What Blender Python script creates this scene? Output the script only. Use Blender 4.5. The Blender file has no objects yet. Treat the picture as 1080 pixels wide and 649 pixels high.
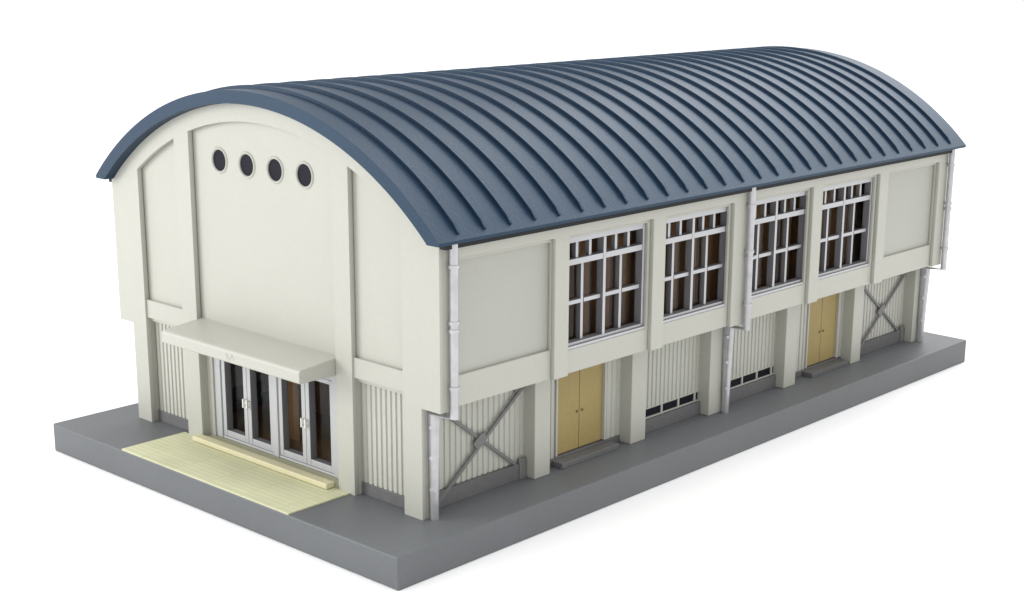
import bpy, bmesh, math, random
from mathutils import Matrix, Vector
random.seed(3)
S = 0.01                      # one unit below is one centimetre of the model
sc = bpy.context.scene
COL = sc.collection

# ---------------------------------------------------------------- materials
def lin(r, g, b):
    f = lambda c: ((c/255+.055)/1.055)**2.4 if c > 10 else c/255/12.92
    return (f(r), f(g), f(b), 1)

def mat(name, col, rough=.5, spec=.4, metal=0, grain=0, gscale=900, mottle=.0, bump=.0, bscale=1500, coat=0):
    m = bpy.data.materials.new(name); m.use_nodes = True
    nt = m.node_tree; n = nt.nodes; l = nt.links
    b = n['Principled BSDF']
    b.inputs['Roughness'].default_value = rough
    b.inputs['Specular IOR Level'].default_value = spec
    b.inputs['Metallic'].default_value = metal
    b.inputs['Coat Weight'].default_value = coat
    b.inputs['Base Color'].default_value = col
    tc = n.new('ShaderNodeTexCoord')
    if mottle or grain:
        big = n.new('ShaderNodeTexNoise'); big.inputs['Scale'].default_value = 45; big.inputs['Detail'].default_value = 4
        fine = n.new('ShaderNodeTexNoise'); fine.inputs['Scale'].default_value = gscale; fine.inputs['Detail'].default_value = 2
        l.new(tc.outputs['Object'], big.inputs['Vector']); l.new(tc.outputs['Object'], fine.inputs['Vector'])
        def ramp(src, amp):
            r = n.new('ShaderNodeMapRange'); r.inputs['From Min'].default_value = .3; r.inputs['From Max'].default_value = .7
            r.inputs['To Min'].default_value = 1-amp; r.inputs['To Max'].default_value = 1+amp
            l.new(src.outputs['Fac'], r.inputs['Value']); return r
        a, c = ramp(big, mottle), ramp(fine, grain)
        mu = n.new('ShaderNodeMath'); mu.operation = 'MULTIPLY'
        l.new(a.outputs[0], mu.inputs[0]); l.new(c.outputs[0], mu.inputs[1])
        vm = n.new('ShaderNodeVectorMath'); vm.operation = 'SCALE'; vm.inputs[0].default_value = col[:3]
        l.new(mu.outputs[0], vm.inputs['Scale']); l.new(vm.outputs[0], b.inputs['Base Color'])
    if bump:
        f = n.new('ShaderNodeTexNoise'); f.inputs['Scale'].default_value = bscale; f.inputs['Detail'].default_value = 3
        l.new(tc.outputs['Object'], f.inputs['Vector'])
        bp = n.new('ShaderNodeBump'); bp.inputs['Strength'].default_value = bump; bp.inputs['Distance'].default_value = .0002
        l.new(f.outputs['Fac'], bp.inputs['Height']); l.new(bp.outputs['Normal'], b.inputs['Normal'])
    return m

M = {}
M['cream']  = mat('cream_plastic', (.436, .436, .388, 1), .42, .4, grain=.012, mottle=.014, bump=.08)
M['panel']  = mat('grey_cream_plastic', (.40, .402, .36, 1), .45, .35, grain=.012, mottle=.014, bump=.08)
M['corr']   = mat('cream_cladding', (.475, .477, .428, 1), .45, .35, grain=.02, mottle=.02)
M['roof']   = mat('slate_blue_plastic', (.011, .026, .050, 1), .48, .44, grain=.10, gscale=1500, mottle=.05, bump=.25, bscale=1300)
M['frame']  = mat('pale_grey_frame', (.48, .485, .50, 1), .38, .5, grain=.02, mottle=.03)
M['doorfr'] = mat('silver_frame', (.44, .45, .46, 1), .35, .5, grain=.02, mottle=.03)
M['pipe']   = mat('off_white_pipe', (.47, .47, .485, 1), .30, .6, metal=.45, grain=.08, gscale=500, mottle=.12)
M['base']   = mat('grey_base_plastic', (.122, .129, .136, 1), .5, .4, grain=.035, gscale=1200, mottle=.04, bump=.2)
M['plinth'] = mat('grey_plinth', (.14, .137, .14, 1), .6, .3, grain=.06, mottle=.1)
M['steel']  = mat('grey_brace_paint', (.17, .167, .165, 1), .5, .4, grain=.05, mottle=.08)
M['door']   = mat('tan_door_paint', (.34, .26, .10, 1), .5, .35, grain=.03, mottle=.09)
M['doordk'] = mat('brass_brown', (.24, .17, .07, 1), .4, .5)
M['step']   = mat('cream_yellow_step', (.62, .58, .38, 1), .5, .35, grain=.03, mottle=.03)
M['land']   = mat('olive_landing', (.36, .35, .24, 1), .6, .3, grain=.03, mottle=.05)
M['brown']  = mat('brown_interior', (.16, .082, .03, 1), .7, .2, grain=.05, mottle=.3)
M['dark']   = mat('dark_interior', (.02, .02, .022, 1), .8, .2)
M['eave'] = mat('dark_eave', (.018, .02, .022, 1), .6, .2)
M['navy']   = mat('dark_glass', (.006, .006, .012, 1), .5, .12)
M['metal']  = mat('bright_handle', (.75, .74, .70, 1), .3, .5)
M['table']  = mat('white_sweep', (.93, .93, .93, 1), .6, .2)

def glass():
    m = bpy.data.materials.new('clear_pane'); m.use_nodes = True
    nt = m.node_tree; n = nt.nodes; l = nt.links; n.clear()
    o = n.new('ShaderNodeOutputMaterial'); t = n.new('ShaderNodeBsdfTransparent'); g = n.new('ShaderNodeBsdfGlossy')
    t.inputs['Color'].default_value = (.88, .88, .88, 1); g.inputs['Roughness'].default_value = .12
    g.inputs['Color'].default_value = (.5, .5, .52, 1)
    f = n.new('ShaderNodeValue'); f.outputs[0].default_value = .05
    x = n.new('ShaderNodeMixShader')
    l.new(f.outputs[0], x.inputs[0]); l.new(t.outputs[0], x.inputs[1]); l.new(g.outputs[0], x.inputs[2]); l.new(x.outputs[0], o.inputs[0])
    return m
M['glass'] = glass()
M['roof'].node_tree.nodes['Principled BSDF'].inputs['Specular Tint'].default_value = (.52, .74, 1, 1)
M['side_shade'] = mat('frame_side_shade', (.17, .17, .18, 1), .5, .3)  # darker grey standing in for shade on frame and bar sides

def mat_tiles():
    m = mat('pale_green_tiles', (.66, .66, .42, 1), .6, .3)
    nt = m.node_tree; n = nt.nodes; l = nt.links; b = n['Principled BSDF']
    tc = n.new('ShaderNodeTexCoord'); br = n.new('ShaderNodeTexBrick')
    br.offset = 0; br.inputs['Scale'].default_value = 100
    br.inputs['Brick Width'].default_value = 1.2; br.inputs['Row Height'].default_value = .15; br.inputs['Mortar Size'].default_value = .016
    br.inputs['Mortar Smooth'].default_value = .3; br.inputs['Bias'].default_value = 0
    br.inputs['Color1'].default_value = (.60, .595, .40, 1); br.inputs['Color2'].default_value = (.565, .565, .375, 1)
    br.inputs['Mortar'].default_value = (.50, .505, .32, 1)
    no = n.new('ShaderNodeTexNoise'); no.inputs['Scale'].default_value = 90; no.inputs['Detail'].default_value = 5
    mr = n.new('ShaderNodeMapRange'); mr.inputs['From Min'].default_value = .3; mr.inputs['From Max'].default_value = .7
    mr.inputs['To Min'].default_value = .93; mr.inputs['To Max'].default_value = 1.05
    vm = n.new('ShaderNodeVectorMath'); vm.operation = 'SCALE'
    l.new(tc.outputs['Object'], br.inputs['Vector']); l.new(tc.outputs['Object'], no.inputs['Vector'])
    l.new(no.outputs['Fac'], mr.inputs['Value']); l.new(br.outputs['Color'], vm.inputs[0]); l.new(mr.outputs[0], vm.inputs['Scale'])
    l.new(vm.outputs[0], b.inputs['Base Color'])
    return m
M['tiles'] = mat_tiles()

# ---------------------------------------------------------------- helpers
ORIG = Vector((-5, 10.15, 0))          # where the building's Empty stands
def link(name, me, m, parent, org=ORIG, bevel=0, loc=(0, 0, 0), smooth=False):
    o = bpy.data.objects.new(name, me); COL.objects.link(o)
    for v in me.vertices: v.co = (v.co - org) * S
    me.materials.append(m)
    o.parent = parent; o.location = Vector(loc) * S
    if bevel:
        b = o.modifiers.new('bevel', 'BEVEL'); b.width = bevel * S; b.segments = 2; b.limit_method = 'ANGLE'; b.angle_limit = .7
        b.harden_normals = False
    if smooth:
        me.polygons.foreach_set('use_smooth', [True] * len(me.polygons))
        try: me.set_sharp_from_angle(angle=math.radians(35))
        except Exception: pass
    return o

class MB:
    def __init__(s): s.b = bmesh.new()
    def box(s, x, y, z):
        x, y, z = sorted(x), sorted(y), sorted(z)
        v = [s.b.verts.new((a, c, d)) for a in x for c in y for d in z]
        for q in ((0, 1, 3, 2), (4, 6, 7, 5), (0, 4, 5, 1), (2, 3, 7, 6), (0, 2, 6, 4), (1, 5, 7, 3)): s.b.faces.new([v[i] for i in q])
        return s
    def prism(s, pts, a, b, axis):     # closed outline in the two other axes, from a to b along axis
        def P(p, w):
            return {'x': (w, p[0], p[1]), 'y': (p[0], w, p[1]), 'z': (p[0], p[1], w)}[axis]
        A = [s.b.verts.new(P(p, a)) for p in pts]; B = [s.b.verts.new(P(p, b)) for p in pts]
        s.b.faces.new(A); s.b.faces.new(B[::-1])
        for i in range(len(pts)):
            j = (i+1) % len(pts); s.b.faces.new((A[i], B[i], B[j], A[j]))
        return s
    def bar(s, p, q, w, t, side):      # flat bar from p to q, w wide, t thick along 'side'
        p, q, side = Vector(p), Vector(q), Vector(side); d = (q-p).normalized(); u = d.cross(side).normalized()*w/2; k = side*t/2
        v = [s.b.verts.new(e+a*u+c*k) for e in (p, q) for a in (-1, 1) for c in (-1, 1)]
        for f in ((0, 1, 3, 2), (4, 6, 7, 5), (0, 4, 5, 1), (2, 3, 7, 6), (0, 2, 6, 4), (1, 5, 7, 3)): s.b.faces.new([v[i] for i in f])
        return s
    def tube(s, path, r, n=16):
        rings = []; P = [Vector(p) for p in path]
        for i, p in enumerate(P):
            d = (P[min(i+1, len(P)-1)] - P[max(i-1, 0)]).normalized()
            a = Vector((0, 1, 0)); u = a; w = d.cross(u).normalized(); u = w.cross(d).normalized()
            k = 1
            if 0 < i < len(P)-1:
                d1 = (P[i]-P[i-1]).normalized(); c = max(.5, d1.dot(d)); k = 1/c
            rings.append([s.b.verts.new(p + u*r*math.cos(t) + w*r*k*math.sin(t)) for t in [2*math.pi*j/n for j in range(n)]])
        for A, B in zip(rings, rings[1:]):
            for j in range(n): s.b.faces.new((A[j], A[(j+1) % n], B[(j+1) % n], B[j]))
        s.b.faces.new(rings[0]); s.b.faces.new(rings[-1][::-1])
        return s
    def ring(s, cx, cz, y0, y1, r0, r1, n=40):   # ring facing -y
        vs = []
        for (r, y) in ((r0, y1), (r0, y0+.02), (r0+.02, y0), (r1-.02, y0), (r1, y0+.02), (r1, y1)):
            vs.append([s.b.verts.new((cx+r*math.cos(2*math.pi*i/n), y, cz+r*math.sin(2*math.pi*i/n))) for i in range(n)])
        for k in range(6):
            A, B = vs[k], vs[(k+1) % 6]
            for i in range(n): s.b.faces.new((A[i], A[(i+1) % n], B[(i+1) % n], B[i]))
        return s
    def build(s, name, m, parent, **k):
        bmesh.ops.recalc_face_normals(s.b, faces=s.b.faces)
        me = bpy.data.meshes.new(name); s.b.to_mesh(me); s.b.free()
        return link(name, me, m, parent, **k)

def plate(outline, holes, a, b, axis):
    """flat plate with holes, cut in a 2-D curve fill, thickness a..b along axis"""
    cu = bpy.data.curves.new('tmp', 'CURVE'); cu.dimensions = '2D'; cu.fill_mode = 'BOTH'; cu.extrude = abs(b-a)/2
    for pts in [outline] + holes:
        sp = cu.splines.new('POLY'); sp.points.add(len(pts)-1); sp.use_cyclic_u = True
        for i, p in enumerate(pts): sp.points[i].co = (p[0], p[1], 0, 1)
    ob = bpy.data.objects.new('tmp', cu); COL.objects.link(ob)
    dg = bpy.context.evaluated_depsgraph_get(); dg.update()
    me = bpy.data.meshes.new_from_object(ob.evaluated_get(dg))
    bpy.data.objects.remove(ob); bpy.data.curves.remove(cu)
    mid = (a+b)/2
    for v in me.vertices:
        u, w, d = v.co
        v.co = (mid+d, u, w) if axis == 'x' else (u, mid+d, w)
    bm = bmesh.new(); bm.from_mesh(me); bmesh.ops.remove_doubles(bm, verts=bm.verts, dist=1e-4)
    bmesh.ops.recalc_face_normals(bm, faces=bm.faces)
    bmesh.ops.dissolve_limit(bm, angle_limit=.01, verts=bm.verts, edges=bm.edges)
    bm.to_mesh(me); bm.free(); me.materials.clear()
    return me

def merge(meshes):
    bm = bmesh.new()
    for m in meshes: bm.from_mesh(m)
    me = bpy.data.meshes.new('m'); bm.to_mesh(me); bm.free()
    for m in meshes: bpy.data.meshes.remove(m)
    return me

def shade_sides(o, axis):      # shade painted in: side faces of bars get a darker grey
    o.data.materials.append(M['side_shade'])
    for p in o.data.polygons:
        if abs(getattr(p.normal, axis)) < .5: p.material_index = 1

rect = lambda u0, u1, v0, v1: [(u0, v0), (u1, v0), (u1, v1), (u0, v1)]
circ = lambda cx, cz, r, n=40: [(cx+r*math.cos(2*math.pi*i/n), cz+r*math.sin(2*math.pi*i/n)) for i in range(n)]

def empty(name, loc, label, cat):
    o = bpy.data.objects.new(name, None); COL.objects.link(o); o.location = Vector(loc)*S
    o.empty_display_size = .01; o['label'] = label; o['category'] = cat
    return o

# ---------------------------------------------------------------- measures
L, D, ZO, H = 20.3, .54, 2.38, 5.797       # length, overhang of the upper storey, its underside, its top
ZC, RO, RI = .10, 8.18, 7.90               # roof arc
cx = -5.0
arcz = lambda x, R: ZC + math.sqrt(R*R - (x-cx)**2)
def arc(x0, x1, R, n=24): return [(x0+(x1-x0)*i/n, arcz(x0+(x1-x0)*i/n, R)) for i in range(n+1)]

# ---------------------------------------------------------------- table and base slab
me = bpy.data.meshes.new('white_backdrop')
me.from_pydata([(-400, -400, -.69), (400, -400, -.69), (400, 400, -.69), (-400, 400, -.69)], [], [(0, 1, 2, 3)])
tb = link('table_surface', me, M['table'], None, org=Vector((0, 0, 0))); tb['kind'] = 'structure'
tb['label'] = 'plain white surface the model stands on'

BO = Vector((-5, 10, -.69))
slab = empty('display_base', BO, 'flat grey rectangular display base under the model hall', 'display base')
MB().box((-11.08, 1.08), (-1.67, 21.3), (-.688, 0)).build('slab', M['base'], slab, org=BO, bevel=.03)
MB().box((-8.2, -2.23), (-1.655, .05), (-.01, .028)).build('entrance_paving', M['tiles'], slab, org=BO)['label'] = 'pale yellow-green tiled paving before the entrance'

# ---------------------------------------------------------------- the hall
hall = empty('gymnasium_building', ORIG, 'cream model gymnasium with blue ribbed barrel roof on grey base', 'model building')

# gable (front: y grows inwards; rear: mirrored)
def gable(front):
    Y = (lambda y: y) if front else (lambda y: L-y)
    arch = [(D, ZO), (D, H), (.45, H)] + arc(.449, -10.449, RI-.004, 48) + [(-10.45, H), (-10-D, H), (-10-D, ZO)]
    teeth = [(-10, ZO), (-10, 0), (-9.46, 0), (-9.46, ZO), (-7.97, ZO), (-7.97, 0), (-7.42, 0), (-7.42, ZO), (-2.6, ZO), (-2.6, 0),
             (-2.08, 0), (-2.08, ZO), (-.54, ZO), (-.54, 0), (0, 0), (0, ZO)]
    RR = 7.50
    def bay(x0, x1, z0): return [(x0, z0), (x1, z0)] + arc(x1, x0, RR, 20)
    # comb-shaped face layer: outline walks up into each bay
    out = arch + [(-10, ZO), (-10, 0), (-9.46, 0)] + arc(-9.46, -7.97, RR, 14) + [(-7.97, 0), (-7.42, 0)] + arc(-7.42, -2.6, RR, 24) \
        + [(-2.6, 0), (-2.08, 0)] + arc(-2.08, -.54, RR, 14) + [(-.54, 0), (0, 0), (0, ZO)]
    parts = [plate(out, [], Y(0), Y(.12), 'y')]
    for x0, x1 in ((-9.46, -7.97), (-2.08, -.54)):     # band between the storeys
        parts.append(plate(rect(x0-.02, x1+.02, 2.60, 3.03), [], Y(.045), Y(.139), 'y'))
    holes = [circ(cx+o-.04, 6.64, .25) for o in (-1.4475, -.4825, .4825, 1.4475)] if front else []
    back = [(-.10+.5, 2.5), (-.10+.5, H-.05)] + arc(.38, -10.38, RI-.03, 40) + [(-10.4, H-.05), (-10.4, 2.5)]
    parts.append(plate(back, holes, Y(.14), Y(.28), 'y'))
    return link('gable_wall', merge(parts), M['cream'], hall, bevel=.03)
gable(True); gable(False)

# corrugated sheet: u runs along x (front) or y (side)
def corrugated(u0, u1, z0, z1, w, out, axis, pitch=.165):
    n = max(1, round((u1-u0)/pitch)); p = (u1-u0)/n; pts = [(u0, w - out*.10)]
    for i in range(n):
        a = u0+i*p
        pts += [(a+.001, w), (a+p*.28, w), (a+p*.36, w+out*.03), (a+p*.92, w+out*.03)] if i < n-1 else [(a+.001, w), (a+p*.28, w), (a+p*.36, w+out*.03), (a+p*.92, w+out*.03), (a+p, w)]
    pts.append((u1, w - out*.10))
    b = MB()
    b.prism([(q[1], q[0]) if axis == 'x' else q for q in pts], z0, z1, 'z')
    return b

for x0, x1 in ((-.54, -2.08), (-7.97, -9.46)):
    corrugated(x1-.0, x0+.0, .2, 2.63, .25, -1, 'y', .148).build('corrugated_panel', M['corr'], hall)
    MB().box((x0+.02, x1-.02), (.19, .32), (0, .27)).build('plinth', M['plinth'], hall, bevel=.012)
for x0, x1 in ((0, -.52), (-9.48, -10)):              # corner pillars behind the gable face
    for y in ((.12, .45), (L-.45, L-.12)):
        MB().box((x0, x1), y, (0, ZO)).build('pillar', M['cream'], hall)
for x0, x1 in ((-2.6, -2.08), (-7.97, -7.42), (-.54, -.3), (-9.7, -9.46)):   # returns behind the entrance piers
    MB().box((x0, x1), (.12, .36), (0.001 if x0 in (-2.6, -7.97) else ZO+.001, 2.65)).build('pillar', M['cream'], hall)
for x0, x1 in ((-.54, -2.08), (-2.6, -7.42), (-7.97, -9.46)):
    MB().box((x0, x1), (L-.30, L-.2), (0, 2.62)).build('rear_wall_panel', M['corr'], hall)

# round windows
for o in (-1.4475, -.4825, .4825, 1.4475):
    w = MB().ring(cx+o-.04, 6.64, .112, .20, .235, .295).build('round_window', M['cream'], hall, smooth=True)
    b = MB(); b.prism(circ(cx+o-.04, 6.64, .238, 32), .15, .19, 'y').build('pane', M['navy'], w)

# entrance
wall = MB().box((-7.42, -7.2), (.20, .34), (.1, 2.55)).box((-2.8, -2.6), (.20, .34), (.1, 2.55)).box((-7.42, -2.6), (.2, .34), (2.4, 2.95))
wall.build('entrance_surround', M['cream'], hall, bevel=.01)
fr = MB()
for a, b_ in ((-7.2, -6.98), (-5.10, -4.92), (-3.02, -2.8)): fr.box((a, b_), (.24, .46), (.12, 2.4))
fr.box((-6.98, -5.10), (.26, .45), (2.28, 2.4)).box((-4.92, -3.02), (.26, .45), (2.28, 2.4))
fr.box((-6.98, -5.10), (.26, .45), (.12, .17)).box((-4.92, -3.02), (.26, .45), (.12, .17))
fr.build('entrance_frame', M['doorfr'], hall, bevel=.012)
def door_leaf(x0, x1, hx, sx):
    b = MB()
    b.box((x0, x0+.13), (.275, .46), (.18, 2.27)).box((x1-.13, x1), (.275, .46), (.18, 2.27))
    b.box((x0+.13, x1-.13), (.278, .457), (.18, .33)).box((x0+.13, x1-.13), (.278, .457), (2.17, 2.27))
    d = b.build('glass_door', M['doorfr'], hall, bevel=.01); shade_sides(d, 'y')
    g = MB(); g.b.faces.new([g.b.verts.new((x, .43, z)) for x, z in ((x0+.12, .32), (x1-.12, .32), (x1-.12, 2.18), (x0+.12, 2.18))])
    g.build('pane', M['glass'], d)
    MB().box((hx-.022, hx+.022), (.19, .225), (1.04, 1.25)).box((hx-.02, hx+.02), (.22, .28), (1.06, 1.10)).box((hx-.02, hx+.02), (.22, .28), (1.19, 1.23)).build('handle', M['metal'], d, bevel=.01)
for a, m_, b_ in ((-6.975, -6.04, -5.105), (-4.915, -3.98, -3.025)):
    door_leaf(a, m_-.004, m_-.065, 1); door_leaf(m_+.004, b_, m_+.065, -1)
MB().box((-7.40, -2.62), (-.0, .30), (0, .115)).build('landing', M['land'], hall, bevel=.01)
MB().box((-7.50, -2.72), (-.24, -.004), (.04, .165)).build('step', M['step'], hall, bevel=.02)
# vestibule behind the doors
MB().box((-8.6, -1.4), (.47, 3.2), (-.0, .11)).box((-8.6, -1.4), (3.0, 3.2), (.11, 2.5)).box((-5.9, -5.5), (1.3, 1.6), (.11, 2.5)).box((-4.2, -3.6), (1.9, 2.2), (.11, 2.5)).build('vestibule', M['brown'], hall)
# canopy with rounded front edge
zt, zb = 2.92, 2.545
prof = [(.24, zb), (.24, 2.945)]
for k in range(7):
    a = math.pi/2*k/6; prof.append((-.88-.07*math.sin(a), 2.765+.07*math.cos(a)))
prof += [(-.95, zb+.02), (-.93, zb)]
c = MB().prism(prof, -7.42+.0, -2.615, 'x').build('canopy', M['cream'], hall, bevel=.025)
e = MB()
for p, q in (((-5.05, 2.62), (-5.05, 2.74)), ((-5.05, 2.74), (-4.95, 2.63)), ((-4.95, 2.63), (-4.86, 2.74)), ((-4.86, 2.74), (-4.80, 2.63))):
    e.bar((p[0], -.953, p[1]), (q[0], -.953, q[1]), .024, .010, (0, 1, 0))
e.build('emblem', M['cream'], c)

# ---------------------------------------------------------------- long sides
BAYS = [(.50, 3.35), (3.80, 6.65), (7.10, 9.75), (10.55, 13.2), (13.65, 16.5), (16.95, 19.8)]
PIL = [(3.35, 3.85), (6.67, 7.22), (9.74, 10.56), (13.08, 13.63), (16.45, 16.95)]
WX = -.38                                             # plane of the lower cladding
def side(right):
    X = (lambda x: x) if right else (lambda x: -10-x)
    o = 1 if right else -1
    out = [(.10, ZO), (.10, H-.001), (L-.10, H-.001), (L-.10, ZO)]
    for a, b in BAYS[::-1]: out += [(b, ZO), (b, 5.45), (a, 5.45), (a, ZO)]
    P = [plate(out, [], X(D), X(.43), 'x')]
    for i, (a, b) in enumerate(BAYS):
        if i in (0, 5): h = rect(a, b, 3.02, 5.36)
        else: h = rect(a+.03, b-.07, 2.90, 5.36)
        P.append(plate(rect(a-.05, b+.05, ZO+.001, 5.48), [h], X(.429), X(.34), 'x'))
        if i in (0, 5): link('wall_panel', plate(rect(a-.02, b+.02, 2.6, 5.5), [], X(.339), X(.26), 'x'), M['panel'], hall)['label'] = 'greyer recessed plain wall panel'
    P.append(plate(rect(.122, L-.122, ZO+.003, ZO+.14), [], X(.328), X(-.5), 'x'))
    link('side_wall', merge(P), M['cream'], hall, bevel=.016)
    for a, b in PIL: MB().box((X(0), X(-.45)), (a, b), (0, ZO+.002)).build('pillar', M['cream'], hall, bevel=.018)
    lows = [(.45, 3.35), (3.85, 6.67), (7.22, 9.74), (10.56, 13.08), (13.63, 16.45), (16.95, 19.85)]
    for i, (a, b) in enumerate(lows):
        if i in (1, 4):
            d0, d1 = (4.38, 6.13) if i == 1 else (14.60, 16.22)
            corrugated(a-.02, d0, .14, ZO+.002, X(WX), o, 'x').build('corrugated_panel', M['corr'], hall)
            corrugated(d1, b+.02, .14, ZO+.002, X(WX), o, 'x').build('corrugated_panel', M['corr'], hall)
            MB().box((X(WX-.1), X(WX+.05)), (a+.003, b-.003), (0, .17)).build('plinth', M['plinth'], hall, bevel=.01)
            if right:
                f = MB().box((WX-.1, WX+.075), (d0, d0+.06), (.19, ZO)).box((WX-.1, WX+.075), (d1-.07, d1), (.19, ZO))
                f.build('door_frame', M['cream'], hall, bevel=.01)
                m_ = (d0+d1)/2
                for u, v, hy in ((d0+.07, m_-.008, m_-.09), (m_+.008, d1-.07, m_+.09)):
                    q = MB().box((WX-.06, WX-.01), (u, v), (.19, ZO)).build('side_door', M['door'], hall, bevel=.008)
                    MB().box((WX-.01, WX+.035), (hy-.013, hy+.013), (1.05, 1.11)).build('handle', M['doordk'], q, bevel=.01)
                MB().box((WX+.05, .0), (d0-.12, d1+.12), (0, .13)).build('doorstep', M['plinth'], hall, bevel=.015)
            else:
                corrugated(d0, d1, .14, ZO, X(WX), o, 'x').build('corrugated_panel', M['corr'], hall)
        elif i in (0, 5):
            corrugated(a-.02, b+.02, .3, ZO+.002, X(WX), o, 'x').build('corrugated_panel', M['corr'], hall)
            MB().box((X(WX-.1), X(WX+.13)), (a+.003, b-.003), (0, .36)).build('plinth', M['plinth'], hall, bevel=.01)
        else:
            corrugated(a-.02, b+.02, .58, ZO+.002, X(WX), o, 'x').build('corrugated_panel', M['corr'], hall)
            MB().box((X(WX-.1), X(WX+.13)), (a+.003, b-.003), (0, .335)).build('plinth', M['plinth'], hall, bevel=.01)
            vf = MB(); n = 4; s1 = 9.60 if i == 2 else 12.97; s0 = s1-4*.665
            vf.box((X(WX-.05), X(WX+.06)), (a, b), (.338, .365)).box((X(WX-.05), X(WX+.045)), (a, b), (.565, .59))
            for k in range(n+1):
                y = min(b-.03, max(a+.04, s0+(s1-s0)*k/n)); vf.box((X(WX-.05), X(WX+.045)), (y-.028, y+.028), (.365, .565))
            f = vf.build('vent_window', M['corr'], hall, bevel=.006)
            MB().box((X(WX-.04), X(WX+.012)), (a, b), (.35, .58)).build('pane', M['navy'], f)
side(True); side(False)

# ---- big windows: one built, the others copied with their parts
def make_window():
    a, b = 3.805, 6.62; x0, x1 = .12, .33; zb, zt = 2.93, 5.38
    f = MB()
    f.box((x0, x1), (a, a+.10), (zb, zt)).box((x0, x1), (b-.10, b), (zb, zt))
    f.box((x0, x1-.002), (a+.10, b-.10), (zb, zb+.09)).box((x0, x1-.002), (a+.10, b-.10), (5.22, zt))
    f.box((.31, .40), (a+.004, b-.004), (zb-.03, zb+.035))
    w = f.build('window', M['frame'], hall, bevel=.01); shade_sides(w, 'x')
    u = MB(); A, B = a+.10, b-.10; m_ = (A+B)/2; s = (B-A)/4
    u.box((x0+.01, x1-.01), (m_-.045, m_+.045), (zb+.09, 5.22))                # centre post
    for lo, hi in ((A, m_-.05), (m_+.05, B)): u.box((x0+.012, x1-.014), (lo, hi), (4.73, 4.86))     # transom
    for c_ in (m_-s, m_+s): u.box((.10, x1-.09), (c_-.042, c_+.042), (zb+.09, 4.73))
    for lo, hi in ((A, m_-s-.05), (m_-s+.05, m_-.05), (m_+.05, m_+s-.05), (m_+s+.05, B)):
        u.box((.103, x1-.08), (lo, hi), (3.84, 3.93))
    for h in (0, 1):
        lo = A if h == 0 else m_
        for k in (1, 2):
            c_ = lo+(B-A)/2*k/3; u.box((.15, x1-.06), (c_-.042, c_+.042), (4.86, 5.22))
    shade_sides(u.build('glazing_bars', M['frame'], w, bevel=.006), 'x')
    g = MB(); g.b.faces.new([g.b.verts.new((.14, y, z)) for y, z in ((a+.02, zb+.03), (b-.02, zb+.03), (b-.02, zt-.03), (a+.02, zt-.03))])
    g.build('pane', M['glass'], w)
    return w
w0 = make_window(); cen0 = (3.805+6.62)/2
for cy in (8.425, 11.875, 15.075):
    c = w0.copy(); COL.objects.link(c); c.parent = hall; c.location.y = (cy-cen0)*S
    for ch in w0.children:
        k = ch.copy(); k.data = ch.data.copy(); COL.objects.link(k); k.parent = c
# brown inner walls seen through the glass
MB().box((-.9, -.75), (.6, 19.7), (2.52, 5.9)).box((-.75, .05), (.6, 19.7), (2.46, 2.52)).box((-.9, .25), (.5, .6), (2.53, 5.85)).box((-.9, .25), (19.7, 19.8), (2.53, 5.85)).box((-.9, .25), (.61, 19.69), (5.45, 5.55)).build('inner_wall', M['brown'], hall)
iw = MB()
for cy in (5.21, 8.425, 11.875, 15.075):
    for k, (dy, wd) in enumerate(((-.98, .24), (-.36, .42), (.42, .30), (1.02, .42))): iw.box((-.75, -.12-.05*(k % 2)), (cy+dy, cy+dy+wd), (2.53, 5.7))
iw.build('inner_partition', M['brown'], hall)
for xx in (-9.0,): MB().box((xx, xx+.1), (.6, 19.7), (2.5, 5.9)).build('inner_wall', M['dark'], hall)

# ---- steel cross braces in the end bays
def brace(y0):
    b = MB(); x = -.27
    b.bar((x, y0+.10, .03), (x, y0+2.80, 2.10), .08, .05, (1, 0, 0))
    t = MB(); t.bar((x-.03, y0+.10, 2.30), (x-.03, y0+2.80, .20), .075, .05, (1, 0, 0))
    k = b.build('brace', M['steel'], hall, bevel=.008); t.build('brace', M['steel'], hall, bevel=.008)
    g = MB(); g.prism([(y0+1.25, 1.16), (y0+1.38, 1.00), (y0+1.62, 1.18), (y0+1.62, 1.36), (y0+1.45, 1.32)], x-.01, x+.035, 'x'); g.build('gusset_plate', M['steel'], k, bevel=.005)
    g = MB().box((x-.02, x+.03), (y0+2.66, y0+2.89), (.20, .48)).box((x-.06, x+.05), (y0+2.66, y0+2.89), (.0, .38)); g.build('gusset_plate', M['steel'], k, bevel=.01)
    g = MB(); g.prism([(y0+2.35, 2.36), (y0+2.55, 2.02), (y0+2.75, 2.10), (y0+2.89, 2.2), (y0+2.89, 2.36)], x-.02, x+.03, 'x'); g.build('gusset_plate', M['steel'], k, bevel=.005)
brace(.45); brace(16.95)

# ---- downpipes
def pipe(yu, yl):
    r = .088; xu, xl = .66, .115
    b = MB().tube([(xu, yu, 5.795), (xu, yu, 2.26), (xl, yl, 2.255), (xl, yl, 0)], r)
    p = b.build('downpipe', M['pipe'], hall, smooth=True)
    for x, y, z in ((xu, yu, 5.30), (xu, yu, 4.18), (xu, yu, 4.02), (xu, yu, 2.85), (xl, yl, 1.95), (xl, yl, 1.30), (xl, yl, .62)):
        MB().tube([(x, y, z), (x, y, z+.07)], r+.022).box((x-.22 if x > .3 else x-.2, x), (y-.035, y+.035), (z+.01, z+.06)).build('pipe_bracket', M['pipe'], p, smooth=True)
for yu, yl in ((.27, .22), (10.27, 10.28), (20.26, 20.18)): pipe(yu, yl)

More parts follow.
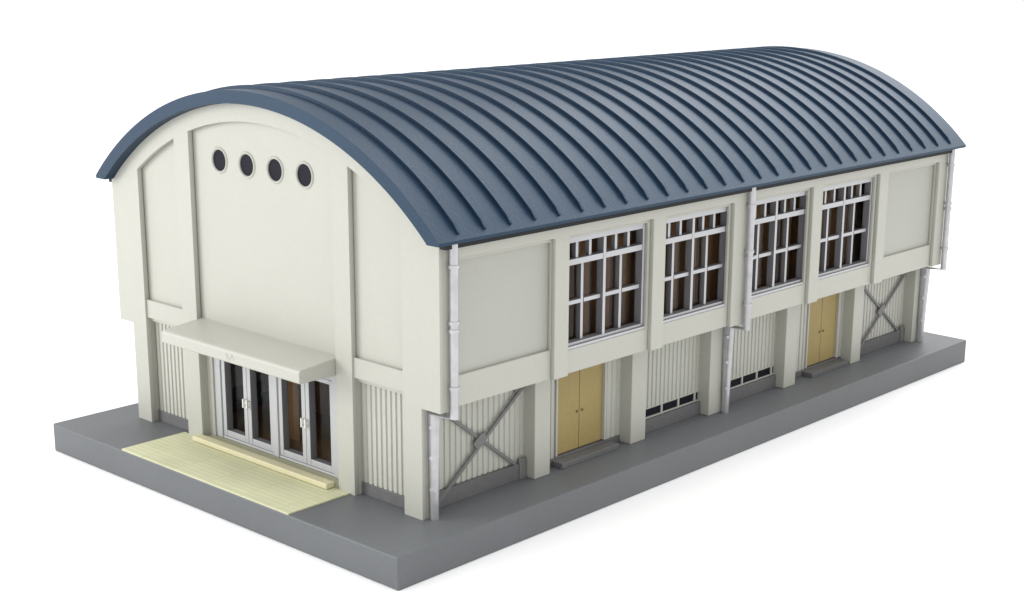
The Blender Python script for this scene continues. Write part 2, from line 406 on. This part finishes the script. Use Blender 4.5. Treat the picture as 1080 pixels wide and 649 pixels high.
# ---- roof
hw_o, hw_i = 5.80, 5.45
y0, y1 = -.25, 20.80
prof = [(cx+hw_i, 5.80), (cx+hw_o-.01, 5.80)] + arc(cx+hw_o, cx-hw_o, RO, 72) + [(cx-hw_o+.01, 5.80), (cx-hw_i, 5.80)] + arc(cx-hw_i+.01, cx+hw_i-.01, RI, 60)
me = bpy.data.meshes.new('roof'); bm = bmesh.new()
A = [bm.verts.new((p[0], y0, p[1])) for p in prof]; B = [bm.verts.new((p[0], y1, p[1])) for p in prof]
n = len(prof)
no, ni = 73, 61
io = list(range(2, 2+no)); ii = list(range(2+no+2, n))
def strip(V, rev):
    # end ring between outer and inner arcs
    out = [V[i] for i in io]; inn = [V[i] for i in ii][::-1]
    out = [V[1]] + out + [V[2+no]]; inn = [V[0]] + inn + [V[3+no]]
    i = j = 0
    while i < len(out)-1 or j < len(inn)-1:
        if j == len(inn)-1 or (i < len(out)-1 and out[i+1].co.x >= inn[j+1].co.x): f = (out[i], out[i+1], inn[j]); i += 1
        else: f = (out[i], inn[j+1], inn[j]); j += 1
        bm.faces.new(f if rev else f[::-1])
strip(A, True); strip(B, False)
for i in range(n):
    j = (i+1) % n; bm.faces.new((A[i], B[i], B[j], A[j]))
bmesh.ops.recalc_face_normals(bm, faces=bm.faces); bm.to_mesh(me); bm.free()
roof = link('roof', me, M['roof'], hall, smooth=True)
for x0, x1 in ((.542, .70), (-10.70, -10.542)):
    MB().box((x0, x1), (.02, 20.28), (5.69, 5.799)).build('eave_strip', M['eave'], roof, bevel=.01)  # near-black strip for the dark line under the roof edge
# a raised rib across the barrel; the others are copies
def make_rib(y):
    b = MB(); hw = 5.70; N = 64; w = .036; h = .075
    a = math.asin(hw/RO); prevv = None; secs = []
    for i in range(N+1):
        t = -a + 2*a*i/N
        dist = min(a-abs(t), 1)*RO; hh = min(h, .035+dist*2.0)
        P = lambda r: (cx+r*math.sin(t), ZC+r*math.cos(t))
        lo, hi = P(RO-.02), P(RO+hh)
        secs.append([b.b.verts.new((lo[0], y-w, lo[1])), b.b.verts.new((hi[0], y-w*.8, hi[1])), b.b.verts.new((hi[0], y+w*.8, hi[1])), b.b.verts.new((lo[0], y+w, lo[1]))])
    for s, t in zip(secs, secs[1:]):
        for k in range(4): b.b.faces.new((s[k], s[(k+1) % 4], t[(k+1) % 4], t[k]))
    b.b.faces.new(secs[0]); b.b.faces.new(secs[-1][::-1])
    return b.build('roof_rib', M['roof'], roof, smooth=True)
r0 = make_rib(.36)
for k in range(1, 28):
    c = r0.copy(); COL.objects.link(c); c.parent = roof; c.location.y = .728*k*S

# ---------------------------------------------------------------- camera
F, CX, CY, CZ, yaw, pitch, roll = 1637.001, 21.7542, -20.3261, 11.6443, -0.69873, -0.26382, 0.01991
f = Vector((math.cos(pitch)*math.sin(yaw), math.cos(pitch)*math.cos(yaw), math.sin(pitch)))
r = f.cross(Vector((0, 0, 1))).normalized(); u = r.cross(f)
r2 = r*math.cos(roll)+u*math.sin(roll); u2 = -r*math.sin(roll)+u*math.cos(roll)
cd = bpy.data.cameras.new('camera'); cam = bpy.data.objects.new('camera', cd); COL.objects.link(cam)
mw = Matrix((r2, u2, -f)).transposed().to_4x4(); mw.translation = Vector((CX, CY, CZ))*S
cam.matrix_world = mw
cd.sensor_width = 36; cd.lens = F/1080*36; cd.shift_x = -95.205/1080; cd.shift_y = 45.224/1080
cd.clip_start = .01; cd.clip_end = 50
sc.camera = cam

# ---------------------------------------------------------------- light: white tent and one softbox
w = bpy.data.worlds.new('World'); sc.world = w; w.use_nodes = True
bg = w.node_tree.nodes['Background']; bg.inputs['Color'].default_value = (1, 1, 1, 1); bg.inputs['Strength'].default_value = 1.07
def area(name, loc, tgt, size, power):
    d = bpy.data.lights.new(name, 'AREA'); d.shape = 'RECTANGLE'; d.size = size[0]*S; d.size_y = size[1]*S; d.energy = power
    o = bpy.data.objects.new(name, d); COL.objects.link(o); o.location = Vector(loc)*S
    o.rotation_euler = (Vector(tgt)-Vector(loc)).to_track_quat('-Z', 'Y').to_euler()
area('front_softbox', (-42, -44, 20), (-5, 0, 4), (30, 26), 2.1)
area('back_softbox', (-10, 112, 78), (-4, 8, 4), (110, 40), 8.0)
area('top_softbox', (0, 5, 85), (-4, 8, 4), (70, 70), 2.6)
sc.view_settings.view_transform = 'Standard'; sc.view_settings.look = 'None'; sc.view_settings.exposure = 0; sc.view_settings.gamma = 1
sc.render.engine = 'CYCLES'
